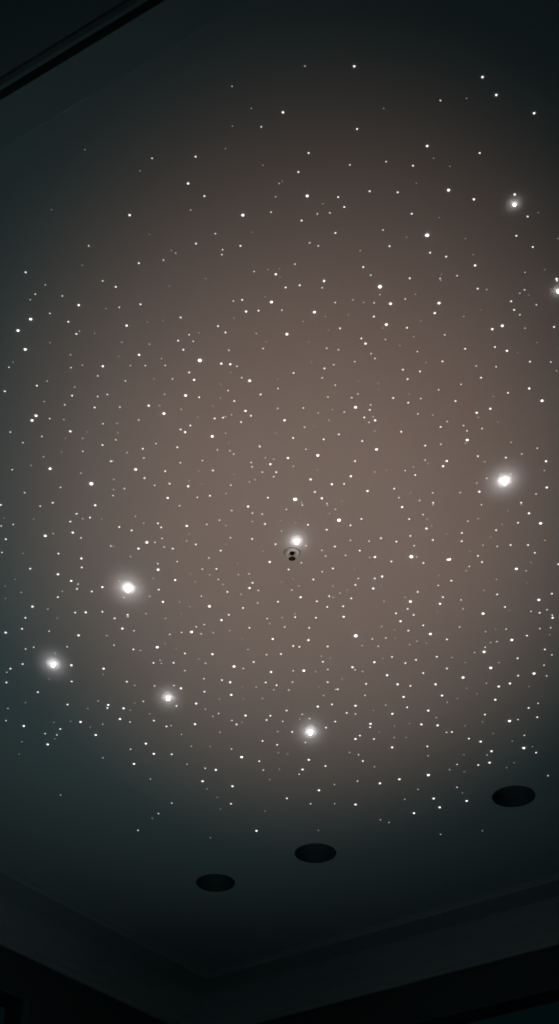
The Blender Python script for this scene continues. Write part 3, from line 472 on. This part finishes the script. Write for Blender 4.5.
def obj(name, bm, m, parent=None, smooth=False):
    me = bpy.data.meshes.new(name)
    bmesh.ops.recalc_face_normals(bm, faces=bm.faces)
    if smooth:
        for f in bm.faces: f.smooth = True
    bm.to_mesh(me); bm.free()
    for mm in (m if isinstance(m, (list, tuple)) else [m]): me.materials.append(mm)
    o = bpy.data.objects.new(name, me); COL.objects.link(o); o.parent = parent
    return o

def struct(o, label=None):
    o['kind'] = 'structure'
    if label: o['label'] = label
    return o

def tag(o, label, cat, group=None):
    o['label'] = label; o['category'] = cat
    if group: o['group'] = group
    return o

def prism(bm, poly, z0, z1):
    """vertical prism over a plan polygon"""
    a = [bm.verts.new((p[0], p[1], z0)) for p in poly]
    b = [bm.verts.new((p[0], p[1], z1)) for p in poly]
    bm.faces.new(a); bm.faces.new(b[::-1]); n = len(poly)
    for i in range(n): bm.faces.new((a[i], a[(i + 1) % n], b[(i + 1) % n], b[i]))

def loft(bm, rings, closed_ring=True):
    """join rings of equal length; cap both ends"""
    vs = [[bm.verts.new(p) for p in r] for r in rings]; n = len(vs[0])
    for r0, r1 in zip(vs, vs[1:]):
        for i in range(n):
            bm.faces.new((r0[i], r0[(i + 1) % n], r1[(i + 1) % n], r1[i]))
    bm.faces.new(vs[0]); bm.faces.new(vs[-1][::-1])

def lathe(bm, prof, seg=48, cap0=False, cap1=False):
    """revolve (radius, z) points about z"""
    rings = [[bm.verts.new((r * math.cos(2 * math.pi * i / seg), r * math.sin(2 * math.pi * i / seg), z)) for i in range(seg)] for r, z in prof]
    for a, b in zip(rings, rings[1:]):
        for i in range(seg): bm.faces.new((a[i], a[(i + 1) % seg], b[(i + 1) % seg], b[i]))
    if cap0: bm.faces.new(rings[0])
    if cap1: bm.faces.new(rings[-1][::-1])
    return rings

def rod(bm, pts, r, seg=10):
    pts = [Vector(p) for p in pts]; rings = []
    for i, p in enumerate(pts):
        d = (pts[min(i + 1, len(pts) - 1)] - pts[max(i - 1, 0)]).normalized()
        s = d.cross(Vector((0, 1, .01)) if abs(d.y) < .9 else Vector((1, 0, 0))).normalized(); t = d.cross(s)
        rings.append([p + s * r * math.cos(2 * math.pi * k / seg) + t * r * math.sin(2 * math.pi * k / seg) for k in range(seg)])
    loft(bm, rings)

# ------------------------------------------------------------------ materials
CEIL = mat('ceiling_paint', (.70, .69, .68), .85, mottle=.025, scale=1.3, bump=.15)
TRIM = mat('trim_paint', (.60, .60, .59), .6, mottle=.03, scale=3)
WALL = mat('dark_wall_paint', (.10, .105, .11), .8, mottle=.06, scale=2)
FLOOR = mat('dark_timber', (.12, .08, .055), .5, mottle=.2, scale=4)
BLACK = mat('black_baffle', (.11, .14, .15), .7, mottle=.1, scale=20)
LAMP = mat('unlit_lamp_glass', (.10, .115, .12), .35, mottle=.1, scale=30)
RING = mat('fixture_ring', (.085, .10, .105), .5, mottle=.05, scale=20)
CHROME = mat('satin_white_metal', (.88, .87, .86), .5, .0, mottle=.04, scale=60)
DARKM = mat('dark_metal', (.012, .011, .011), .5, .2, mottle=.1, scale=60)
FRAME = mat('window_frame_paint', (.12, .13, .135), .5, mottle=.05, scale=6)
GLASS = bpy.data.materials.new('window_glass'); GLASS.use_nodes = True
gb = GLASS.node_tree.nodes['Principled BSDF']
gb.inputs['Base Color'].default_value = (.9, .95, .96, 1); gb.inputs['Roughness'].default_value = .02
gb.inputs['Transmission Weight'].default_value = 1; gb.inputs['IOR'].default_value = 1.05

STRENGTH = {12: 9, 11: 8, 10: 5.5, 9: 5, 8: 3.5, 7: 2.6, 6: 1.5, 5: 1.2, 4: .90, 3: .62, 2: .36, 1: .20}
def star_mat(c):
    e = (1.0, .955, .93) if c < 8 else (1.0, .96, .985)
    m = mat('star_glow_%d' % c, (.5, .5, .5), .4, emis=e, strength=STRENGTH[c])
    if c < 7: m.cycles.emission_sampling = 'NONE'
    return m
SM = {c: star_mat(c) for c in range(1, 13)}

# ------------------------------------------------------------------ the room
H = 3.6                                             # ceiling height
C = Vector((-.4153, 7.6390))                        # the far corner seen at the bottom
dR = Vector((.81905, -.57372)); dL = Vector((-.58755, -.80919))   # along the far wall / along the left wall, both leaving C
nR = Vector((-.57372, -.81905)); nL = Vector((.80919, -.58755))   # into the room
LR, LL = 6.6, 9.4
def inter(oL, oR):                                  # plan point at offset oL from the left wall, oR from the far wall
    k = dR.dot(nL); j = dL.dot(nR)                  # C + a*dR + b*dL
    # offset from left = a*k ; offset from far = b*j
    return C + dR * (oL / k) + dL * (oR / j)
def P(a, b): return C + dR * a + dL * b
T = .16
def wall(name, p0, p1, out, holes=()):
    """wall from p0 to p1 with thickness T outwards and rectangular openings (s0, s1, z0, z1)"""
    bm = bmesh.new(); d = (p1 - p0).normalized(); L = (p1 - p0).length
    def seg(s0, s1, z0, z1):
        a = p0 + d * s0; b = p0 + d * s1
        prism(bm, [a, b, b + out * T, a + out * T], z0, z1)
    s = 0
    for (s0, s1, z0, z1) in holes:
        seg(s, s0, 0, H); seg(s0, s1, 0, z0); seg(s0, s1, z1, H); s = s1
    seg(s, L, 0, H)
    return struct(obj(name, bm, WALL))
WZ = 3.18; WB = 1.0
wall('wall_left', P(0, 0), P(0, LL), -nL, [(1.23, 2.9, WB, WZ)])
wall('wall_far', P(-T, 0), P(LR, 0), -nR, [(T + 1.1, T + 4.3, WB, WZ)])
wall('wall_right', P(LR, 0), P(LR, LL), nL)
wall('wall_back', P(0, LL), P(LR, LL), nR)
corners = [P(-T, -T), P(LR + T, -T), P(LR + T, LL + T), P(-T, LL + T)]
bm = bmesh.new(); prism(bm, corners, -.1, 0); struct(obj('floor', bm, FLOOR))

# ceiling: one slab with round cut-outs for the three recessed downlights
DL = [(.9726, 5.4955, .0880, 'rightmost and largest-looking of three unlit round recessed downlights, black inside'),
      (.1588, 6.0105, .0900, 'middle one of three unlit round recessed downlights, black inside'),
      (-.2925, 6.3061, .0870, 'leftmost of three unlit round recessed downlights, nearest the room corner')]
bm = bmesh.new()
outer = [bm.verts.new((p.x, p.y, H)) for p in corners]
edges = [bm.edges.new((outer[i], outer[(i + 1) % 4])) for i in range(4)]
for x, y, r, _ in DL:
    vs = [bm.verts.new((x + r * math.cos(2 * math.pi * i / 64), y + r * math.sin(2 * math.pi * i / 64), H)) for i in range(64)]
    edges += [bm.edges.new((vs[i], vs[(i + 1) % 64])) for i in range(64)]
bmesh.ops.triangle_fill(bm, edges=edges, use_beauty=True)
# drop any faces filled inside the holes
kill = [f for f in bm.faces if any((f.calc_center_median().xy - Vector((x, y))).length < r * .98 for x, y, r, _ in DL)]
bmesh.ops.delete(bm, geom=kill, context='FACES_ONLY')
g = bmesh.ops.extrude_face_region(bm, geom=list(bm.faces))
bmesh.ops.translate(bm, verts=[v for v in g['geom'] if isinstance(v, bmesh.types.BMVert)], vec=(0, 0, .18))
struct(obj('ceiling', bm, CEIL))

# flat ceiling border + moulded cornice along both walls: (offset from wall, drop) profile, mitred at the corner
PROF = [(0, .0), (0, .235), (.016, .235), (.020, .222), (.016, .208), (.024, .200), (.027, .165), (.022, .158),
        (.030, .148), (.036, .105), (.031, .098), (.040, .088), (.044, .058), (.052, .050), (.052, .030), (.205, .030), (.212, .022), (.212, .0)]
bm = bmesh.new()
loft(bm, [[(*inter(o, o), H - z) for o, z in PROF], [(*(inter(o, o) + dL * (LL - .0 - 0)), H - z) for o, z in PROF]])
struct(obj('trim_1', bm, TRIM), 'painted cornice and flat ceiling border along the left wall')
bm = bmesh.new()
loft(bm, [[(*inter(o, o), H - z) for o, z in PROF], [(*(inter(o, o) + dR * LR), H - z) for o, z in PROF]])
struct(obj('trim_2', bm, TRIM), 'painted cornice and flat ceiling border along the far wall')

# dropped beam at the top left, its underside moulded with two grooves, and the flat border beside it
B0 = Vector((-.6107, 1.9241)); dB = Vector((.3210, -.2076)).normalized(); nB = Vector((-dB.y, dB.x))   # nB points to the far wall
if nB.y < 0: nB = -nB
def beam_profile():   # (offset back from the visible edge, height)
    zb = 3.35
    return [(0, H), (0, zb), (.001, zb), (.001, zb + .05), (.018, zb + .05), (.018, zb + .004), (.028, zb + .001), (.0385, zb + .004), (.0385, zb + .04), (.0455, zb + .04),
            (.0455, zb), (1.1, zb), (1.1, H)]
t0 = (C + dL * 0 - B0).dot(nL) / dB.dot(nL)
ends = []
for s in (0, 1):
    ring = []
    for o, z in beam_profile():
        p = B0 - nB * o
        if s == 0: t = (C - p).dot(nL) / dB.dot(nL)
        else: t = (P(LR, 0) - p).dot(nL) / dB.dot(nL)
        ring.append((*(p + dB * t), z))
    ends.append(ring)
bm = bmesh.new(); loft(bm, ends); struct(obj('trim_3', bm, TRIM), 'dropped ceiling beam with a grooved underside')
Q0 = Vector((-.6210, 2.1773)); dQ = Vector((.2989, -.1970)).normalized()
bm = bmesh.new()
e0 = []; e1 = []
for (base, dd, z) in ((B0, dB, H), (B0, dB, H - .03), (Q0, dQ, H - .03), (Q0 + nB * .006, dQ, H - .024), (Q0 + nB * .006, dQ, H)):
    for lst, cc in ((e0, C), (e1, P(LR, 0))):
        t = (cc - base).dot(nL) / dd.dot(nL); lst.append((*(base + dd * t), z))
loft(bm, [e0, e1]); struct(obj('trim_4', bm, TRIM), 'flat raised ceiling border beside the beam')

def window(name, wp, d, n, s0, s1):
    """window in the opening s0..s1 along the wall: casing, sash with bars, panes"""
    bm = bmesh.new()
    def bar(a, b, z0, z1, o0, o1, tgt):
        p = wp + d * a; q = wp + d * b
        prism(tgt, [p - n * o0, q - n * o0, q - n * o1, p - n * o1], z0, z1)
    f = .045
    bar(s0, s0 + f, WB, WZ, .0, .06, bm); bar(s1 - f, s1, WB, WZ, .0, .06, bm)
    bar(s0 + f, s1 - f, WB, WB + f, .0, .06, bm); bar(s0 + f, s1 - f, WZ - f * .2, WZ, .0, .06, bm)
    k = max(1, int((s1 - s0) / .8))
    for i in range(1, k):
        c = s0 + (s1 - s0) * i / k; bar(c - .015, c + .015, WB + f, WZ - f * .2, .01, .05, bm)
    w = struct(obj(name, bm, FRAME))
    gm = bmesh.new(); bar(s0 + f, s1 - f, WB + f, WZ - f * .2, .022, .028, gm)
    g = obj('pane', gm, GLASS, w)
    return w
window('window_1', C, dL, nL, 1.23, 2.9)
window('window_2', C, dR, nR, 1.1, 4.3)

# ------------------------------------------------------------------ recessed downlights
for x, y, r, lab in DL:
    e = bpy.data.objects.new('recessed_downlight', None); COL.objects.link(e); e.location = (x, y, H)
    e.empty_display_size = .1
    tag(e, lab, 'downlight', 'unlit recessed downlights')
    bm = bmesh.new()
    lathe(bm, [(r * .93, .03), (r * .95, -.001), (r * .97, -.004), (r * 1.01, -.004), (r * 1.03, -.001), (r * 1.03, 0), (r * .995, 0), (r * .995, .03)], 64)
    obj('trim_ring', bm, RING, e, True)
    bm = bmesh.new()
    lathe(bm, [(r * .93, .004), (r * .90, .012), (r * .91, .016), (r * .87, .024), (r * .88, .028), (r * .84, .036), (r * .85, .040), (r * .80, .05), (r * .62, .085), (r * .62, .10)], 64, cap1=True)
    obj('baffle', bm, BLACK, e, True)
    bm = bmesh.new()
    lathe(bm, [(r * .60, .09), (r * .60, .072), (r * .50, .064), (r * .25, .058), (.001, .056)], 48, cap0=True, cap1=True)
    obj('bulb', bm, LAMP, e, True)

# ------------------------------------------------------------------ fire sprinkler
sp = bpy.data.objects.new('fire_sprinkler', None); COL.objects.link(sp); sp.location = (.0415, 3.848, H); sp.empty_display_size = .05
tag(sp, 'small pendent fire sprinkler with round escutcheon at the centre of the ceiling', 'sprinkler')
bm = bmesh.new()   # cup escutcheon: thin outer lip coloured dark for its shadow gap, pale dished ring inside
lathe(bm, [(.0278, .0), (.0278, -.001), (.0272, -.0018), (.0250, -.0018), (.0245, -.001), (.0200, -.0008)], 48)
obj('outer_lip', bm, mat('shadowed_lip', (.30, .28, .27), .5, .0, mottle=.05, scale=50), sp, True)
bm = bmesh.new()
lathe(bm, [(.0240, -.0010), (.0225, -.0060), (.0190, -.0075), (.0120, -.0045), (.0085, -.0030)], 48)
obj('escutcheon', bm, CHROME, sp, True)
bm = bmesh.new()
lathe(bm, [(.0070, -.001), (.0070, -.006), (.0055, -.008), (.0050, -.0095), (.0030, -.0105)], 32, cap0=True, cap1=True)
obj('sprinkler_body', bm, DARKM, sp, True)
for s in (-1, 1):
    bm = bmesh.new(); rod(bm, [(s * .0070, 0, -.0070), (s * .0092, 0, -.0150), (s * .0080, 0, -.0205), (s * .0030, 0, -.0245)], .0015)
    obj('frame_arm', bm, CHROME, sp, True)
bm = bmesh.new(); lathe(bm, [(.0014, -.0100), (.0018, -.0175), (.0018, -.0200), (.0014, -.0240)], 12, cap0=True, cap1=True)
obj('glass_bulb', bm, mat('bulb_liquid', (.55, .42, .38), .2, mottle=.05, scale=40), sp, True)
bm = bmesh.new()
rr = lathe(bm, [(.0040, -.0238), (.0050, -.0250), (.0118, -.0262), (.0118, -.0276), (.0040, -.0285)], 36, cap0=True, cap1=True)
for ring in rr[2:4]:
    for i, v in enumerate(ring):
        if i % 3 == 0: v.co.x *= .84; v.co.y *= .84       # toothed deflector rim
obj('deflector', bm, DARKM, sp)

# ------------------------------------------------------------------ projected stars, built as glowing beads
def dome(bm, cx, cy, r, mi=0, seg=10, rings=3):
    """glowing round cap on the ceiling, standing in for a projected point of light"""
    prev = None
    for j in range(rings):
        a = math.pi / 2 * j / rings
        cur = [bm.verts.new((cx + r * math.cos(a) * math.cos(2 * math.pi * i / seg), cy + r * math.cos(a) * math.sin(2 * math.pi * i / seg), -r * .95 * math.sin(a))) for i in range(seg)]
        if prev:
            for i in range(seg): f = bm.faces.new((prev[i], prev[(i + 1) % seg], cur[(i + 1) % seg], cur[i])); f.material_index = mi
        prev = cur
    t = bm.verts.new((cx, cy, -r * .95))
    for i in range(seg): f = bm.faces.new((prev[i], prev[(i + 1) % seg], t)); f.material_index = mi
def ball(bm, r):
    """larger glowing bead on an added stem, standing in for a bright projected star"""
    bmesh.ops.create_uvsphere(bm, u_segments=20, v_segments=12, radius=r)
    bmesh.ops.translate(bm, verts=bm.verts, vec=(0, 0, -r * 1.3))
    n = set(bm.faces)
    rod(bm, [(0, 0, .02), (0, 0, -r * .5)], r * .16, 8)
    for f in bm.faces:
        if f not in n: f.material_index = 1
MESH = {}
def star_mesh(c):
    if c not in MESH:
        bm = bmesh.new()
        if c >= 8: ball(bm, 1.0)
        else: dome(bm, 0, 0, 1.0)
        me = bpy.data.meshes.new('star_light'); bmesh.ops.recalc_face_normals(bm, faces=bm.faces)
        for f in bm.faces: f.smooth = True
        bm.to_mesh(me); bm.free(); me.materials.append(SM[c]); me.materials.append(TRIM); MESH[c] = me
    return MESH[c]
for x, y, c, r, lab in STARS:
    o = bpy.data.objects.new('star_light', star_mesh(c)); COL.objects.link(o)
    o.location = (x, y, H); o.scale = (r / 1000,) * 3
    tag(o, lab, 'star light', 'glowing star lights' if c >= 7 else 'pinprick star lights across the ceiling')
bm = bmesh.new()
for x, y, c, r in SPECKS: dome(bm, x, y, r / 1000, c - 1, 6, 2)
o = obj('faint_star_field', bm, [SM[c] for c in range(1, 7)]); o.location = (0, 0, H - .0004)
tag(o, 'scatter of faint tiny star points filling the ceiling between the brighter stars', 'star lights'); o['kind'] = 'stuff'

# ------------------------------------------------------------------ light
def aim(o, tgt):
    d = Vector(tgt) - o.location      # lights here all point up, tilted a little
    o.rotation_euler = (math.pi - math.asin(d.y / d.length), math.atan2(d.x, d.z), 0)
# warm spill of the star projector standing on the floor
ld = bpy.data.lights.new('projector_light', 'SPOT'); ld.energy = 77; ld.color = (1.0, .60, .46)
ld.spot_size = math.radians(69); ld.spot_blend = 1.0; ld.shadow_soft_size = .04
lo = bpy.data.objects.new('projector_light', ld); COL.objects.link(lo); lo.location = (.12, 3.5, .5); lo.scale = (.58, 1, 1)
aim(lo, (.12, 3.80, H))
# dim blue-green fill light added out of view for ambience, to the left
ld = bpy.data.lights.new('teal_fill', 'POINT'); ld.energy = 3.0; ld.color = (.36, .86, 1.0); ld.shadow_soft_size = .25
lo = bpy.data.objects.new('teal_fill', ld); COL.objects.link(lo); lo.location = (-.35, 3.9, 1.5)
# narrow spots added to imitate round lens bloom over each of the brightest stars
BLOOM = {12: ((.085, .055), (.055, .09), (.027, .42)), 11: ((.085, .055), (.055, .09), (.027, .42)), 10: ((.070, .04), (.045, .08), (.025, .32)),
         9: ((.062, .04), (.040, .07), (.022, .28)), 8: ((.050, .008), (.032, .016), (.018, .035))}
PX, PY, PZ = .05, 3.9, .35
for x, y, c, r, lab in STARS:
    if c < 8: continue
    D = Vector((x - PX, y - PY, H - PZ)); dist = D.length
    far = math.hypot(x, y, 3.0) / 4.8                     # the same bloom is made wider further from the camera
    for rad, peak in BLOOM[c]:
        ld = bpy.data.lights.new('star_bloom', 'SPOT'); ld.energy = peak * 540 * (dist / 3.1) ** 3; ld.color = (1.0, .97, .99)
        ry = rad * far / math.sin(math.atan2(3.0, math.hypot(x, y)))
        ld.spot_size = 2 * math.atan(ry / dist); ld.spot_blend = 1.0; ld.shadow_soft_size = .004
        lo = bpy.data.objects.new('star_bloom', ld); COL.objects.link(lo); lo.location = (PX, PY, PZ)
        lo.scale = (rad * far / ry, 1, 1); aim(lo, (x, y, H))
# broad pale blue-green fill spot, added to tint the ceiling around the warm glow
ld = bpy.data.lights.new('teal_wash_fill', 'SPOT'); ld.energy = 20; ld.color = (.64, .97, 1.0)
ld.spot_size = math.radians(94); ld.spot_blend = 1.0; ld.shadow_soft_size = .06
lo = bpy.data.objects.new('teal_wash_fill', ld); COL.objects.link(lo); lo.location = (-.15, 4.1, .5); lo.scale = (.78, 1, 1)
aim(lo, (-.2, 4.2, H))
w = bpy.data.worlds.new('night'); sc.world = w; w.use_nodes = True
w.node_tree.nodes['Background'].inputs[0].default_value = (.10, .42, .48, 1)
w.node_tree.nodes['Background'].inputs[1].default_value = .009

# ------------------------------------------------------------------ camera
cam = bpy.data.cameras.new('camera'); co = bpy.data.objects.new('camera', cam); COL.objects.link(co)
co.location = (0, 0, .6); co.rotation_euler = (math.radians(90 + 39.5), 0, 0)
cam.sensor_fit = 'VERTICAL'; cam.sensor_height = 36; cam.lens = 36 * 1480 / 1024
cam.clip_start = .05; sc.camera = co
sc.view_settings.view_transform = 'Standard'; sc.view_settings.look = 'None'
sc.cycles.use_light_tree = False
sc.view_settings.exposure = 0; sc.view_settings.gamma = 1; sc.view_settings.use_curve_mapping = False
